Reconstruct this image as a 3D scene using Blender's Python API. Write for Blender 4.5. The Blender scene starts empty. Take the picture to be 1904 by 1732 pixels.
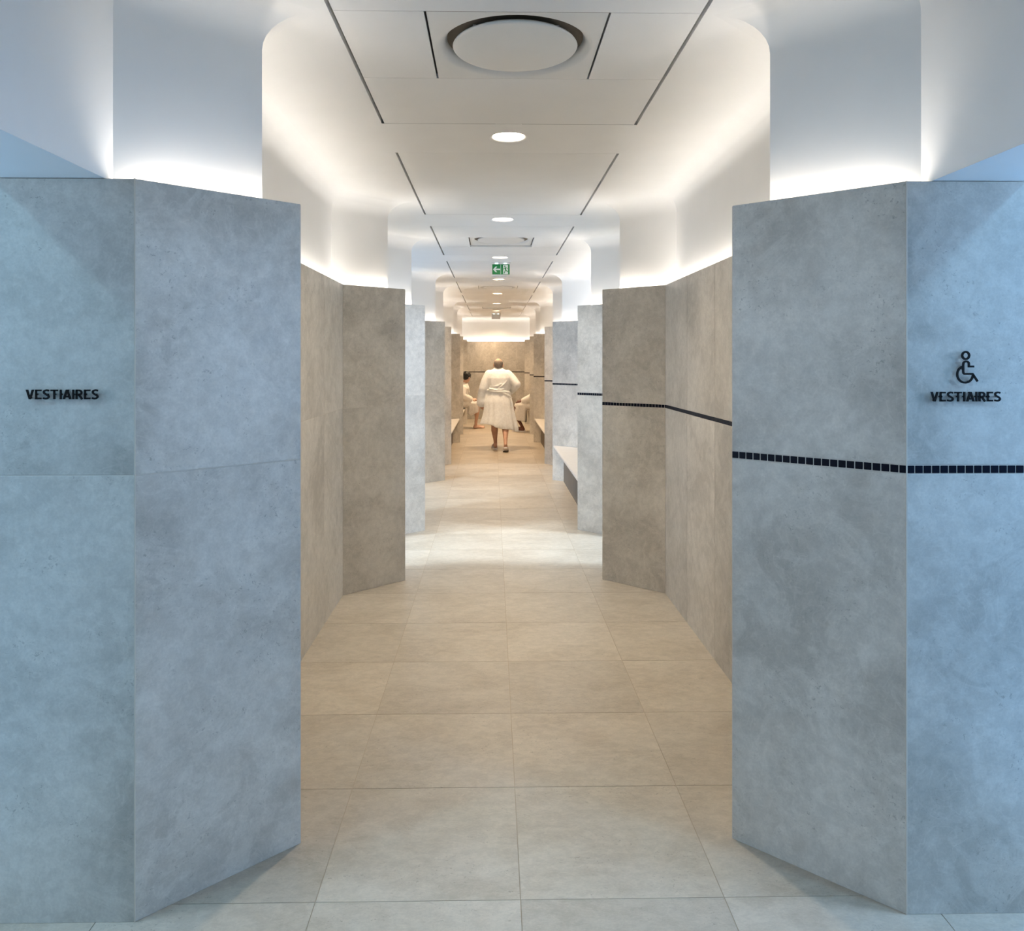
import bpy, bmesh, math, random
from mathutils import Vector, Matrix

random.seed(7)
scene = bpy.context.scene
col = scene.collection
PI = math.pi

# ------------------------------------------------------------------ camera
CAM_X, CAM_H, F_PX = -0.082, 1.583, 1440.0
YAW = math.atan(26.0 / 1440.0)
cam_d = bpy.data.cameras.new('camera')
cam = bpy.data.objects.new('camera', cam_d)
col.objects.link(cam)
cam.location = (CAM_X, 0, CAM_H)
cam.rotation_euler = (PI / 2, 0, -YAW)
cam_d.sensor_width = 36.0
cam_d.sensor_fit = 'HORIZONTAL'
cam_d.lens = F_PX / 1904.0 * 36.0
cam_d.shift_x = 10.0 / 1904.0
cam_d.shift_y = -195.6 / 1904.0
cam_d.clip_start = 0.05
scene.camera = cam
scene.cycles.max_bounces = 8
scene.cycles.glossy_bounces = 2
scene.cycles.transmission_bounces = 2

# ------------------------------------------------------------------ world, exposure
world = bpy.data.worlds.new('world')
scene.world = world
world.use_nodes = True
bg = world.node_tree.nodes['Background']
bg.inputs[0].default_value = (0.42, 0.62, 0.85, 1)
bg.inputs[1].default_value = 0.35
vs = scene.view_settings
vs.view_transform = 'Standard'
vs.look = 'None'
vs.gamma = 1.0
vs.use_curve_mapping = False
vs.exposure = 0.0


def area_light(name, loc, target, sx, sy, power, color, shape='RECTANGLE', parent=None, spread=PI):
    d = bpy.data.lights.new(name, 'AREA')
    d.shape = shape
    d.size = sx
    d.size_y = sy
    d.energy = power
    d.color = color
    d.spread = spread
    o = bpy.data.objects.new(name, d)
    col.objects.link(o)
    o.location = loc
    v = Vector(target) - Vector(loc)
    o.rotation_euler = v.to_track_quat('-Z', 'Y').to_euler()
    if parent:
        o.parent = parent
    return o


# chamber tips (a = near tip, b = far tip), in metres along the passage
CH = [(2.55, 5.585), (7.22, 10.23), (11.82, 14.97), (16.58, 19.2)]
TX, OX = 0.71, 1.09              # x of fin tips and of the niche walls
DY = 0.35                        # fin depth along the passage
XO = {-1: 1.49, 1: 1.447}        # outer end of the door reveals
WH = 2.095                       # tile wall height
CZ = 2.725                       # ceiling height
BACK = 20.9
DOORS = [(1.27, CH[0][0] - DY)] + [(CH[k][1] + DY, CH[k + 1][0] - DY) for k in range(3)]

BLUE_R = (0.30, 0.63, 1.0)
BLUE_L = (0.32, 0.68, 0.93)
# assumed overhead daylight: unseen area lights added in the changing rooms on both sides
for s, y, p, c in [(-1, 0.55, 44, BLUE_L), (1, 0.45, 60, BLUE_R),
                   (-1, 5.75, 210, (0.72, 0.86, 1.0)), (1, 5.75, 210, (0.72, 0.86, 1.0)),
                   (-1, 10.4, 60, (0.9, 0.95, 1.0)), (1, 10.4, 50, (0.9, 0.95, 1.0))]:
    xo = XO[s]
    area_light('assumed_high_daylight', (s * (xo + 2.1), y, 4.15), (s * (xo - 0.1), y + 1.0, 1.7), 0.34, 0.34, p, c)
# side-room daylight onto the fins, from unseen area lights added opposite the openings
for s, y, p, c in [(1, 1.45, 142, (0.45, 0.67, 1.0)), (-1, 1.45, 92, (0.64, 0.81, 1.0)),
                   (1, 5.9, 140, (0.58, 0.76, 1.0)), (-1, 5.9, 50, (0.75, 0.88, 1.0))]:
    area_light('added_side_daylight', (s * 4.35, y, 1.85), (0, y + 0.75, 1.1), 1.1, 1.2, p, c)
# added blue fill light behind the camera, stands in for daylight from there
area_light('rear_fill_light', (0, -2.4, 1.5), (0, 3.0, 1.4), 2.0, 2.2, 13, (0.50, 0.74, 1.0))
# assumed daylight of the room left of the second chamber, an added area light
area_light('added_side_daylight', (-4.2, 8.7, 1.4), (0, 9.3, 1.3), 2.2, 2.4, 55, (0.55, 0.72, 1.0))


# ------------------------------------------------------------------ helpers
def new_obj(name, data, parent=None):
    o = bpy.data.objects.new(name, data)
    col.objects.link(o)
    if parent:
        o.parent = parent
    return o


def bm_obj(name, bm, mat, parent=None, smooth=False):
    me = bpy.data.meshes.new(name)
    bmesh.ops.recalc_face_normals(bm, faces=bm.faces)
    bm.to_mesh(me)
    bm.free()
    if mat:
        me.materials.append(mat)
    if smooth:
        for p in me.polygons:
            p.use_smooth = True
    return new_obj(name, me, parent)


def empty(name, loc, rz=0):
    o = bpy.data.objects.new(name, None)
    col.objects.link(o)
    o.location = loc
    o.rotation_euler = (0, 0, rz)
    o.empty_display_size = 0.1
    return o


def tag(o, label, cat, group=None, kind=None):
    o['label'] = label
    if cat:
        o['category'] = cat
    if group:
        o['group'] = group
    if kind:
        o['kind'] = kind
    return o


def box(bm, x0, x1, y0, y1, z0, z1):
    v = [bm.verts.new(p) for p in ((x0, y0, z0), (x1, y0, z0), (x1, y1, z0), (x0, y1, z0),
                                   (x0, y0, z1), (x1, y0, z1), (x1, y1, z1), (x0, y1, z1))]
    for f in ((0, 3, 2, 1), (4, 5, 6, 7), (0, 1, 5, 4), (1, 2, 6, 5), (2, 3, 7, 6), (3, 0, 4, 7)):
        bm.faces.new([v[i] for i in f])
    return v


def prism(bm, pts, z0, z1):
    """vertical prism over a plan polygon"""
    a = [bm.verts.new((p[0], p[1], z0)) for p in pts]
    b = [bm.verts.new((p[0], p[1], z1)) for p in pts]
    n = len(pts)
    bm.faces.new(a[::-1])
    bm.faces.new(b)
    for i in range(n):
        bm.faces.new((a[i], a[(i + 1) % n], b[(i + 1) % n], b[i]))


def bevel_all(bm, w, seg=1):
    bmesh.ops.bevel(bm, geom=list(bm.edges), offset=w, segments=seg, affect='EDGES', profile=0.7)


def slab_on_line(bm, P, Q, off0, off1, z0, z1, e0=0.0, e1=0.0):
    """slab along the plan segment P->Q; offsets measured to the left of travel direction"""
    P, Q = Vector(P), Vector(Q)
    t = (Q - P).normalized()
    n = Vector((-t.y, t.x))
    P2, Q2 = P + t * e0, Q - t * e1
    prism(bm, [P2 + n * off0, Q2 + n * off0, Q2 + n * off1, P2 + n * off1], z0, z1)


def catmull(pts, n=6):
    out = []
    for i in range(len(pts) - 1):
        p0 = Vector(pts[max(i - 1, 0)]); p1 = Vector(pts[i]); p2 = Vector(pts[i + 1])
        p3 = Vector(pts[min(i + 2, len(pts) - 1)])
        for k in range(n):
            t = k / n
            out.append(0.5 * ((2 * p1) + (p2 - p0) * t + (2 * p0 - 5 * p1 + 4 * p2 - p3) * t * t
                              + (3 * p1 - p0 - 3 * p2 + p3) * t ** 3))
    out.append(Vector(pts[-1]))
    return out


def stroke(bm, pts, w, y0, y1, closed=False, cap=True):
    """flat ribbon of width w along 2D pts (x, z), extruded from y0 to y1"""
    pts = [Vector(p) for p in pts]
    n = len(pts)
    L, R = [], []
    for i in range(n):
        if closed:
            d0 = (pts[i] - pts[i - 1]).normalized(); d1 = (pts[(i + 1) % n] - pts[i]).normalized()
        else:
            d0 = (pts[i] - pts[i - 1]).normalized() if i else (pts[1] - pts[0]).normalized()
            d1 = (pts[i + 1] - pts[i]).normalized() if i < n - 1 else d0
        m = d0 + d1
        m = m.normalized() if m.length > 1e-6 else d0
        nn = Vector((-m.y, m.x))
        c = max(0.45, m.dot(d0))
        L.append(pts[i] + nn * (w / 2 / c))
        R.append(pts[i] - nn * (w / 2 / c))
    def ring(P, y):
        return [bm.verts.new((p.x, y, p.y)) for p in P]
    l0, l1, r0, r1 = ring(L, y0), ring(L, y1), ring(R, y0), ring(R, y1)
    rng = range(n) if closed else range(n - 1)
    for i in rng:
        j = (i + 1) % n
        bm.faces.new((l0[i], l0[j], r0[j], r0[i]))
        bm.faces.new((l1[i], r1[i], r1[j], l1[j]))
        bm.faces.new((l0[i], l1[i], l1[j], l0[j]))
        bm.faces.new((r0[i], r0[j], r1[j], r1[i]))
    if not closed and cap:
        bm.faces.new((l0[0], r0[0], r1[0], l1[0]))
        bm.faces.new((l0[-1], l1[-1], r1[-1], r0[-1]))


def arc(cx, cz, r, a0, a1, n, rz=None):
    rz = rz or r
    return [(cx + r * math.cos(math.radians(a0 + (a1 - a0) * i / n)),
             cz + rz * math.sin(math.radians(a0 + (a1 - a0) * i / n))) for i in range(n + 1)]


# ------------------------------------------------------------------ materials
def mat_base(name):
    m = bpy.data.materials.new(name)
    m.use_nodes = True
    nt = m.node_tree
    return m, nt, nt.nodes['Principled BSDF']


def N(nt, typ, **kw):
    n = nt.nodes.new(typ)
    for k, v in kw.items():
        setattr(n, k, v)
    return n


def noise(nt, vec, scale, detail=4, rough=0.55, dist=0.0):
    n = N(nt, 'ShaderNodeTexNoise')
    n.inputs['Scale'].default_value = scale
    n.inputs['Detail'].default_value = detail
    n.inputs['Roughness'].default_value = rough
    n.inputs['Distortion'].default_value = dist
    nt.links.new(vec, n.inputs['Vector'])
    return n.outputs['Fac']


def ramp(nt, fac, stops):
    r = N(nt, 'ShaderNodeValToRGB')
    r.color_ramp.interpolation = 'EASE'
    e = r.color_ramp.elements
    while len(e) < len(stops):
        e.new(0.5)
    for i, (p, c) in enumerate(stops):
        e[i].position = p
        e[i].color = (c, c, c, 1) if isinstance(c, (int, float)) else (*c, 1)
    nt.links.new(fac, r.inputs['Fac'])
    return r.outputs['Color']


def mix(nt, fac, a, b, blend='MIX'):
    m = N(nt, 'ShaderNodeMix', data_type='RGBA', blend_type=blend)
    if isinstance(fac, (int, float)):
        m.inputs[0].default_value = fac
    else:
        nt.links.new(fac, m.inputs[0])
    for i, v in ((6, a), (7, b)):
        if isinstance(v, tuple):
            m.inputs[i].default_value = (*v, 1)
        else:
            nt.links.new(v, m.inputs[i])
    return m.outputs[2]


def stone(name, light, dark, rough, streak=(1, 1, 1), cloud=2.1):
    m, nt, b = mat_base(name)
    tc = N(nt, 'ShaderNodeTexCoord')
    oi = N(nt, 'ShaderNodeObjectInfo')
    mul = N(nt, 'ShaderNodeVectorMath', operation='SCALE')
    comb = N(nt, 'ShaderNodeCombineXYZ')
    for i in range(3):
        nt.links.new(oi.outputs['Random'], comb.inputs[i])
    nt.links.new(comb.outputs[0], mul.inputs[0])
    mul.inputs['Scale'].default_value = 57.0
    sc = N(nt, 'ShaderNodeVectorMath', operation='MULTIPLY')
    nt.links.new(tc.outputs['Object'], sc.inputs[0])
    sc.inputs[1].default_value = streak
    add = N(nt, 'ShaderNodeVectorMath', operation='ADD')
    nt.links.new(sc.outputs[0], add.inputs[0])
    nt.links.new(mul.outputs[0], add.inputs[1])
    v = add.outputs[0]
    clouds = ramp(nt, noise(nt, v, cloud, 5, 0.62, 0.5), [(0.33, 0), (0.68, 1)])
    c = mix(nt, clouds, dark, light)
    # sharper-edged pale patches like fossil limestone
    patch = ramp(nt, noise(nt, v, cloud * 2.6, 6, 0.66, 1.1), [(0.47, 0), (0.56, 1)])
    pf = N(nt, 'ShaderNodeMath', operation='MULTIPLY')
    nt.links.new(patch, pf.inputs[0])
    pf.inputs[1].default_value = 0.34
    c = mix(nt, pf.outputs[0], c, tuple(min(1, x * 1.06) for x in light))
    # curls: thin pale lines
    curl = noise(nt, v, cloud * 4.2, 2, 0.5, 1.6)
    cv = ramp(nt, curl, [(0.480, 0), (0.497, 1), (0.503, 1), (0.520, 0)])
    cm = N(nt, 'ShaderNodeMath', operation='MULTIPLY')
    nt.links.new(cv, cm.inputs[0])
    cm.inputs[1].default_value = 0.13
    c = mix(nt, cm.outputs[0], c, tuple(min(1, x * 1.25) for x in light))
    # fine grain and dark specks
    grain = ramp(nt, noise(nt, v, 130, 2, 0.7), [(0.3, 0.955), (0.7, 1.035)])
    c = mix(nt, 1.0, c, grain, 'MULTIPLY')
    spk = ramp(nt, noise(nt, v, 75, 3, 0.75, 0.4), [(0.60, 0), (0.68, 1)])
    gate = ramp(nt, noise(nt, v, 5, 2), [(0.45, 0), (0.62, 1)])
    sg = N(nt, 'ShaderNodeMath', operation='MULTIPLY')
    nt.links.new(spk, sg.inputs[0]); nt.links.new(gate, sg.inputs[1])
    sg2 = N(nt, 'ShaderNodeMath', operation='MULTIPLY')
    nt.links.new(sg.outputs[0], sg2.inputs[0]); sg2.inputs[1].default_value = 0.55
    c = mix(nt, sg2.outputs[0], c, tuple(x * 0.55 for x in dark))
    mott = ramp(nt, noise(nt, v, 26, 3, 0.65, 0.3), [(0.34, 0.93), (0.66, 1.05)])
    c = mix(nt, 1.0, c, mott, 'MULTIPLY')
    # each slab a little different
    var = ramp(nt, oi.outputs['Random'], [(0, 0.93), (1, 1.05)])
    c = mix(nt, 1.0, c, var, 'MULTIPLY')
    nt.links.new(c, b.inputs['Base Color'])
    b.inputs['Roughness'].default_value = rough
    return m


def plain(name, color, rough=0.6, var=0.04, scale=6, bump=0.0, metal=0.0, spec=0.5):
    m, nt, b = mat_base(name)
    tc = N(nt, 'ShaderNodeTexCoord')
    f = ramp(nt, noise(nt, tc.outputs['Object'], scale, 2), [(0.3, 1 - var), (0.7, 1 + var)])
    c = mix(nt, 1.0, color, f, 'MULTIPLY')
    nt.links.new(c, b.inputs['Base Color'])
    b.inputs['Roughness'].default_value = rough
    b.inputs['Metallic'].default_value = metal
    b.inputs['Specular IOR Level'].default_value = spec
    if bump:
        bp = N(nt, 'ShaderNodeBump')
        bp.inputs['Strength'].default_value = bump
        bp.inputs['Distance'].default_value = 0.002
        nt.links.new(noise(nt, tc.outputs['Object'], 220, 3), bp.inputs['Height'])
        nt.links.new(bp.outputs[0], b.inputs['Normal'])
    return m


def emit(name, color, strength):
    m, nt, b = mat_base(name)
    b.inputs['Base Color'].default_value = (*color, 1)
    b.inputs['Emission Color'].default_value = (*color, 1)
    b.inputs['Emission Strength'].default_value = strength
    return m


M = {}
M['tile'] = stone('wall_stone', (0.615, 0.58, 0.52), (0.435, 0.405, 0.355), 0.42)
M['floor'] = stone('floor_stone', (0.53, 0.467, 0.378), (0.435, 0.372, 0.288), 0.36, streak=(0.8, 1.2, 1), cloud=2.6)
M['grout'] = plain('grout', (0.44, 0.37, 0.28), 0.9)
M['wallgrout'] = plain('wall_grout', (0.60, 0.56, 0.50), 0.9)
M['plaster'] = plain('white_plaster', (0.82, 0.81, 0.79), 0.85, 0.012, 3)
M['panel'] = plain('ceiling_panel_paint', (0.80, 0.79, 0.77), 0.75, 0.012, 3)
M['dark'] = plain('void_dark', (0.03, 0.028, 0.025), 0.9)
M['groove'] = plain('groove_brown', (0.16, 0.13, 0.095), 0.8)
M['mosaic'] = plain('navy_mosaic_glass', (0.0016, 0.0022, 0.009), 0.4, 0.35, 60, spec=0.12)
M['trim'] = plain('edge_trim', (0.56, 0.50, 0.42), 0.5)
M['black'] = plain('black_paint', (0.004, 0.004, 0.004), 0.7, 0.1, spec=0.15)
M['bench'] = plain('bench_solid_surface', (0.74, 0.71, 0.67), 0.35, 0.015, 8)
M['plinth'] = plain('bench_plinth', (0.20, 0.165, 0.13), 0.7)
M['diff'] = plain('diffuser_white_metal', (0.72, 0.715, 0.69), 0.45, 0.01)
M['led'] = emit('cove_led', (1.0, 0.955, 0.90), 28.0)
M['led_cool'] = emit('cove_led_near', (1.0, 0.955, 0.90), 23.0)
M['lens'] = emit('downlight_lens', (1.0, 0.97, 0.92), 3.0)
M['green'] = emit('exit_green', (0.0, 0.14, 0.03), 0.35)
M['signwhite'] = emit('exit_white', (0.62, 0.66, 0.62), 0.22)
M['signback'] = plain('sign_acrylic', (0.55, 0.56, 0.57), 0.3)
M['signled'] = emit('sign_led', (0.75, 0.92, 1.0), 4.0)
M['hall'] = plain('side_room_blue_bounce', (0.38, 0.55, 0.68), 0.8)  # blue put into the unseen side rooms to tint the light they bounce
M['robe'] = plain('robe_terry_white', (0.80, 0.82, 0.84), 0.95, 0.05, 30, 0.4)
M['robe2'] = plain('robe_terry_cream', (0.70, 0.665, 0.62), 0.95, 0.06, 30, 0.4)
M['skin'] = plain('skin_tan', (0.52, 0.30, 0.21), 0.5, 0.08, 9)
M['skin2'] = plain('skin_fair', (0.56, 0.33, 0.23), 0.5, 0.08, 9)
M['skin3'] = plain('skin_brown', (0.14, 0.045, 0.022), 0.5, 0.08, 9)
M['greyhair'] = plain('hair_grey', (0.17, 0.14, 0.12), 0.8, 0.3, 60, 0.5)
M['blackhair'] = plain('hair_black', (0.008, 0.007, 0.007), 0.6, 0.3, 60, 0.5)
M['slipper'] = plain('slipper_white', (0.74, 0.70, 0.70), 0.6)
M['eye'] = plain('eye', (0.05, 0.04, 0.035), 0.2)
M['lips'] = plain('lips', (0.30, 0.11, 0.08), 0.5)

# ------------------------------------------------------------------ floor
bm = bmesh.new()
box(bm, -4.5, 4.5, -2.6, 21.2, -0.12, -0.0012)
floor = tag(bm_obj('floor', bm, M['grout']), 'beige limestone tiled floor running the length of the passage', None, kind='structure')
TL, JY = 0.6, 2.27
J = 0.0014
bm = bmesh.new()
box(bm, J, TL - J, J, TL - J, -0.0011, 0.0)
me_floor = bpy.data.meshes.new('floor_tile')
bmesh.ops.recalc_face_normals(bm, faces=bm.faces)
bm.to_mesh(me_floor); bm.free()
me_floor.materials.append(M['floor'])
for r in range(-5, 31):
    for c in range(-3, 3):
        o = new_obj('floor_tile', me_floor, floor)
        o.location = (c * TL, JY + r * TL, 0)
# rest of the side rooms and the stretch behind the camera
bm = bmesh.new()
for (x0, x1, y0, y1) in ((-4.5, -1.8, -2.6, 21.0), (1.8, 4.5, -2.6, 21.0), (-1.8, 1.8, -2.6, JY - 5 * TL)):
    box(bm, x0 + J, x1 - J, y0, y1, -0.0011, 0)
tag(bm_obj('floor_side_rooms', bm, M['hall']), 'plain floor of the side rooms, coloured blue to tint its bounced light', None, kind='structure')  # blue added for the bounce onto the door soffits

# ------------------------------------------------------------------ tiled walls
tile_cache = {}
TT = 0.012


def tile_mesh(w, h):
    k = (round(w, 4), round(h, 4))
    if k not in tile_cache:
        bm = bmesh.new()
        box(bm, 0, k[0], 0, TT, 0, k[1])
        bevel_all(bm, 0.0008)
        me = bpy.data.meshes.new('wall_tile')
        bmesh.ops.recalc_face_normals(bm, faces=bm.faces)
        bm.to_mesh(me); bm.free()
        me.materials.append(M['tile'])
        tile_cache[k] = me
    return tile_cache[k]


bm = bmesh.new()
box(bm, 0, 0.0212, 0, 0.0125, 0, 0.0215)
bevel_all(bm, 0.001)
me_mos = bpy.data.meshes.new('mosaic_tile')
bmesh.ops.recalc_face_normals(bm, faces=bm.faces)
bm.to_mesh(me_mos); bm.free()
me_mos.materials.append(M['mosaic'])

JZ = 1.259          # horizontal joint / bottom of the mosaic row
MOSH = 0.0245


def wall_run(parent, back_bm, P, Q, ncol, mosaic, z1=WH, e0=0.0, e1=0.0, strip=None, mos_bm=None, mos_each=False):
    """tiles along P->Q; the wall body lies to the LEFT of the travel direction"""
    P, Q = Vector(P), Vector(Q)
    t = (Q - P).normalized()
    n = Vector((-t.y, t.x))
    L = (Q - P).length - e0 - e1
    P = P + t * e0
    ang = math.atan2(t.y, t.x)
    slab_on_line(back_bm, P, P + t * L, 0.0014, 0.042, 0.0, z1 - 0.003)
    w = L / ncol
    g = 0.0015
    zs = [(0.0, JZ - g), ((JZ + MOSH + g) if mosaic else JZ + g, z1)]
    for c in range(ncol):
        for (a, b) in zs:
            o = new_obj('wall_tile', tile_mesh(w - 2 * g, b - a), parent)
            p = P + t * (c * w + g)
            o.location = (p.x, p.y, a)
            o.rotation_euler = (0, 0, ang)
    if mosaic:
        pitch = 0.0243
        k = 0
        while k * pitch < L - 0.006:
            ww = min(0.0212, L - k * pitch - 0.001)
            p = P + t * (k * pitch + 0.001)
            if mos_each:
                o = new_obj('mosaic_tile', me_mos, parent)
                o.location = (p.x - n.x * 0.0005, p.y - n.y * 0.0005, JZ + 0.0015)
                o.rotation_euler = (0, 0, ang)
                if ww < 0.021:
                    o.scale = (ww / 0.0212, 1, 1)
            else:
                slab_on_line(mos_bm, p, p + t * ww, -0.0005, TT, JZ + 0.0015, JZ + 0.023)
            k += 1
    if strip is not None:
        a = P - t * 0.0 + n * 0.05
        slab_on_line(strip, P, P + t * L, 0.046, 0.084, 2.045, 2.05, 0.02, 0.03)


for s, side in ((-1, 'left'), (1, 'right')):
    mos = s > 0
    bb, ms, led, led0 = bmesh.new(), bmesh.new(), bmesh.new(), bmesh.new()
    wall = new_obj('wall_' + side, bpy.data.meshes.new('wall_' + side))
    tag(wall, 'grey-beige stone slab walls stepping in and out along the %s of the passage%s'
        % (side, ', with a navy mosaic line' if mos else ', plain joints only'), None, kind='structure')
    trims = []
    xo = XO[s]
    for k, (a, b) in enumerate(CH):
        last = k == len(CH) - 1
        open_side = (s < 0 and k == 1)
        fl = led0 if k == 0 else led
        fx, fy = (1.100, a - DY - 0.010) if (k == 0 and s > 0) else (OX, a - DY)
        segs = []   # travelling away from the camera; body is outward
        segs.append(((xo, fy), (fx, fy), 1, None, 'front'))
        segs.append(((fx, fy), (TX, a), 1, led0 if k == 0 else led, 'A'))
        segs.append(((TX, a), (OX, a + DY), 1, led, 'ret'))
        if open_side:
            segs.append(((OX, a + DY), (xo, a + DY), 1, None, 'rev'))
            segs.append(((xo, b - DY), (OX, b - DY), 1, None, 'front2'))
        else:
            segs.append(((OX, a + DY), (OX, b - DY), 4, led, 'side'))
        segs.append(((OX, b - DY), (TX, b), 1, led, 'B'))
        segs.append(((TX, b), (OX, b + DY), 1, led, 'ret'))
        if not last:
            segs.append(((OX, b + DY), (xo, b + DY), 1, None, 'rev'))
        else:
            segs.append(((OX, b + DY), (OX, BACK), 2, led, 'side'))
        for (P, Q, nc, st, kind) in segs:
            near = (k == 0 and kind in ('front', 'A'))
            e0 = 0.0125 if kind == 'ret' else 0.0
            if s > 0:
                # right side: body must be at the RIGHT of away-travel -> walk it backwards
                wall_run(wall, bb, (Q[0], Q[1]), (P[0], P[1]), nc, mos, e1=e0, strip=st, mos_bm=ms, mos_each=near)
            else:
                wall_run(wall, bb, (-P[0], P[1]), (-Q[0], Q[1]), nc, mos, e0=e0, strip=st, mos_bm=ms, mos_each=near)
        cb = bmesh.new()
        cx, cy = s * fx, fy
        prism(cb, [(cx - 0.0018, cy - 0.0012), (cx + 0.0018, cy - 0.0012), (cx + 0.0018, cy + 0.004), (cx - 0.0018, cy + 0.004)], 0, WH + 0.001)
        bm_obj('corner_trim', cb, M['trim'], wall)
    bmesh.ops.recalc_face_normals(bb, faces=bb.faces)
    bb.to_mesh(wall.data); bb.free()
    wall.data.materials.append(M['wallgrout'])
    if mos:
        o = bm_obj('mosaic_band', ms, M['mosaic'], wall)
        o['kind'] = 'stuff'
    else:
        ms.free()
    bm_obj('cove_light_strip', led, M['led'], wall)
    bm_obj('cove_light_strip', led0, M['led_cool'], wall)

# end wall
bb, ms, led = bmesh.new(), bmesh.new(), bmesh.new()
wb = new_obj('wall_back', bpy.data.meshes.new('wall_back'))
tag(wb, 'stone slab end wall with navy mosaic line behind the walking bather', None, kind='structure')
wall_run(wb, bb, (-OX, BACK), (OX, BACK), 4, True, strip=led, mos_bm=ms)
bmesh.ops.recalc_face_normals(bb, faces=bb.faces)
bb.to_mesh(wb.data); bb.free()
wb.data.materials.append(M['wallgrout'])
bm_obj('mosaic_band', ms, M['mosaic'], wb)['kind'] = 'stuff'
bm_obj('cove_light_strip', led, M['led'], wb)

# ------------------------------------------------------------------ upper plaster walls with coved top
OFF, PX = 0.127, 1.175
RF = 0.125


def plaster_sweep(bm, pts, z0, doors=()):
    """pts in plan, room side is toward x=0; sweeps wall + cove up to the ceiling"""
    prof = [(0.0, z0), (0.0, WH + 0.002), (0.0, CZ - RF)] + [(RF - RF * math.cos(q), CZ - RF + RF * math.sin(q))
                                          for q in [PI / 2 * i / 8 for i in range(1, 9)]]
    V = [Vector(p) for p in pts]
    rings = []
    for i, p in enumerate(V):
        d0 = (V[i] - V[i - 1]).normalized() if i else (V[1] - V[0]).normalized()
        d1 = (V[i + 1] - V[i]).normalized() if i < len(V) - 1 else d0
        n0, n1 = Vector((-d0.y, d0.x)), Vector((-d1.y, d1.x))
        m = (n0 + n1)
        m = m / m.length_squared * 2 if m.length_squared > 1e-9 else n0
        rings.append([bm.verts.new((p.x + m.x * o, p.y + m.y * o, z)) for o, z in prof])
    for i in range(len(rings) - 1):
        ym = (V[i].y + V[i + 1].y) / 2
        straight = abs(V[i].x - V[i + 1].x) < 1e-4
        over_door = straight and (ym < 2.2 or any(d0 - 0.1 < ym < d1 + 0.1 for d0, d1 in DOORS))
        for j in range(1 if over_door else 0, len(prof) - 1):
            bm.faces.new((rings[i][j], rings[i + 1][j], rings[i + 1][j + 1], rings[i][j + 1]))


def smooth_by_angle(o, ang=32):
    for p in o.data.polygons:
        p.use_smooth = True
    bm = bmesh.new(); bm.from_mesh(o.data)
    for e in bm.edges:
        if len(e.link_faces) == 2 and e.calc_face_angle(0) > math.radians(ang):
            e.smooth = False
    bm.to_mesh(o.data); bm.free()


for s, side in ((-1, 'left'), (1, 'right')):
    runs, cur = [], [(PX, -2.5)]
    for k, (a, b) in enumerate(CH):
        cur += [(PX, a - 0.30), (TX + OFF, a), (PX, a + 0.312)]
        if s < 0 and k == 1:
            runs.append(cur)
            cur = []
        cur += [(PX, b - 0.312), (TX + OFF, b), (PX, b + 0.30 if k < 3 else b + 0.312)]
    cur += [(PX, BACK + 0.09)]
    runs.append(cur)
    bm = bmesh.new()
    for r in runs:
        pts = [(s * x, y) for x, y in r]
        if s > 0:
            plaster_sweep(bm, pts, 1.97)
        else:
            plaster_sweep(bm, pts[::-1], 1.97)
    o = tag(bm_obj('wall_upper_' + side, bm, M['plaster']),
            'white plaster upper wall with curved top above the %s stone slabs' % side, None, kind='structure')
    smooth_by_angle(o)
    # bulkheads over the openings, and the wall body seen from the side rooms
    bm = bmesh.new()
    xo = XO[s]
    for (y0, y1) in DOORS:
        box(bm, min(s * (PX + 0.001), s * xo), max(s * (PX + 0.001), s * xo), y0, y1 + 0.03, WH + 0.002, WH + 0.06)
    ys = [(-2.5, DOORS[0][0])]
    for k in range(4):
        y1 = CH[k][1] + DY if k < 3 else 21.1
        y0 = CH[k][0] - DY
        if s < 0 and k == 1:
            ys += [(y0 + 0.045, CH[1][0] + DY - 0.045), (CH[1][1] - DY + 0.045, y1 - 0.045)]
        else:
            ys.append((y0 + 0.045, y1 - 0.045))
    for (y0, y1) in ys:
        box(bm, min(s * (xo - 0.02), s * xo), max(s * (xo - 0.02), s * xo), y0, y1, 0, WH + 0.06)
    zt = 4.3
    if s < 0:
        y0, y1 = CH[1][0] + DY, CH[1][1] - DY
        for (p, q) in ((-2.5, y0), (y1, 21.1)):
            box(bm, -xo, -xo + 0.02, p, q, WH + 0.06, zt)
        box(bm, -xo, -xo + 0.02, y0, y1, CZ + 0.05, zt)
    else:
        box(bm, xo - 0.02, xo, -2.5, 21.1, WH + 0.06, zt)
    tag(bm_obj('wall_bulkhead_' + side, bm, M['plaster']),
        'plaster bulkheads over the openings on the %s side' % side, None, kind='structure')
    # side room shell
    bm = bmesh.new()
    box(bm, min(s * 4.45, s * 4.5), max(s * 4.45, s * 4.5), -2.5, 21.1, 0, 4.3)
    box(bm, min(s * 1.5, s * 4.45), max(s * 1.5, s * 4.45), -2.55, -2.5, 0, 4.3)
    box(bm, min(s * 1.5, s * 4.45), max(s * 1.5, s * 4.45), 21.05, 21.1, 0, 4.3)
    box(bm, min(s * 1.4, s * 4.5), max(s * 1.4, s * 4.5), -2.55, 21.1, 4.3, 4.35)
    tag(bm_obj('wall_side_room_' + side, bm, M['hall']),
        'walls of the daylit room on the %s, coloured blue to tint the bounce' % side, None, kind='structure')

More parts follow.
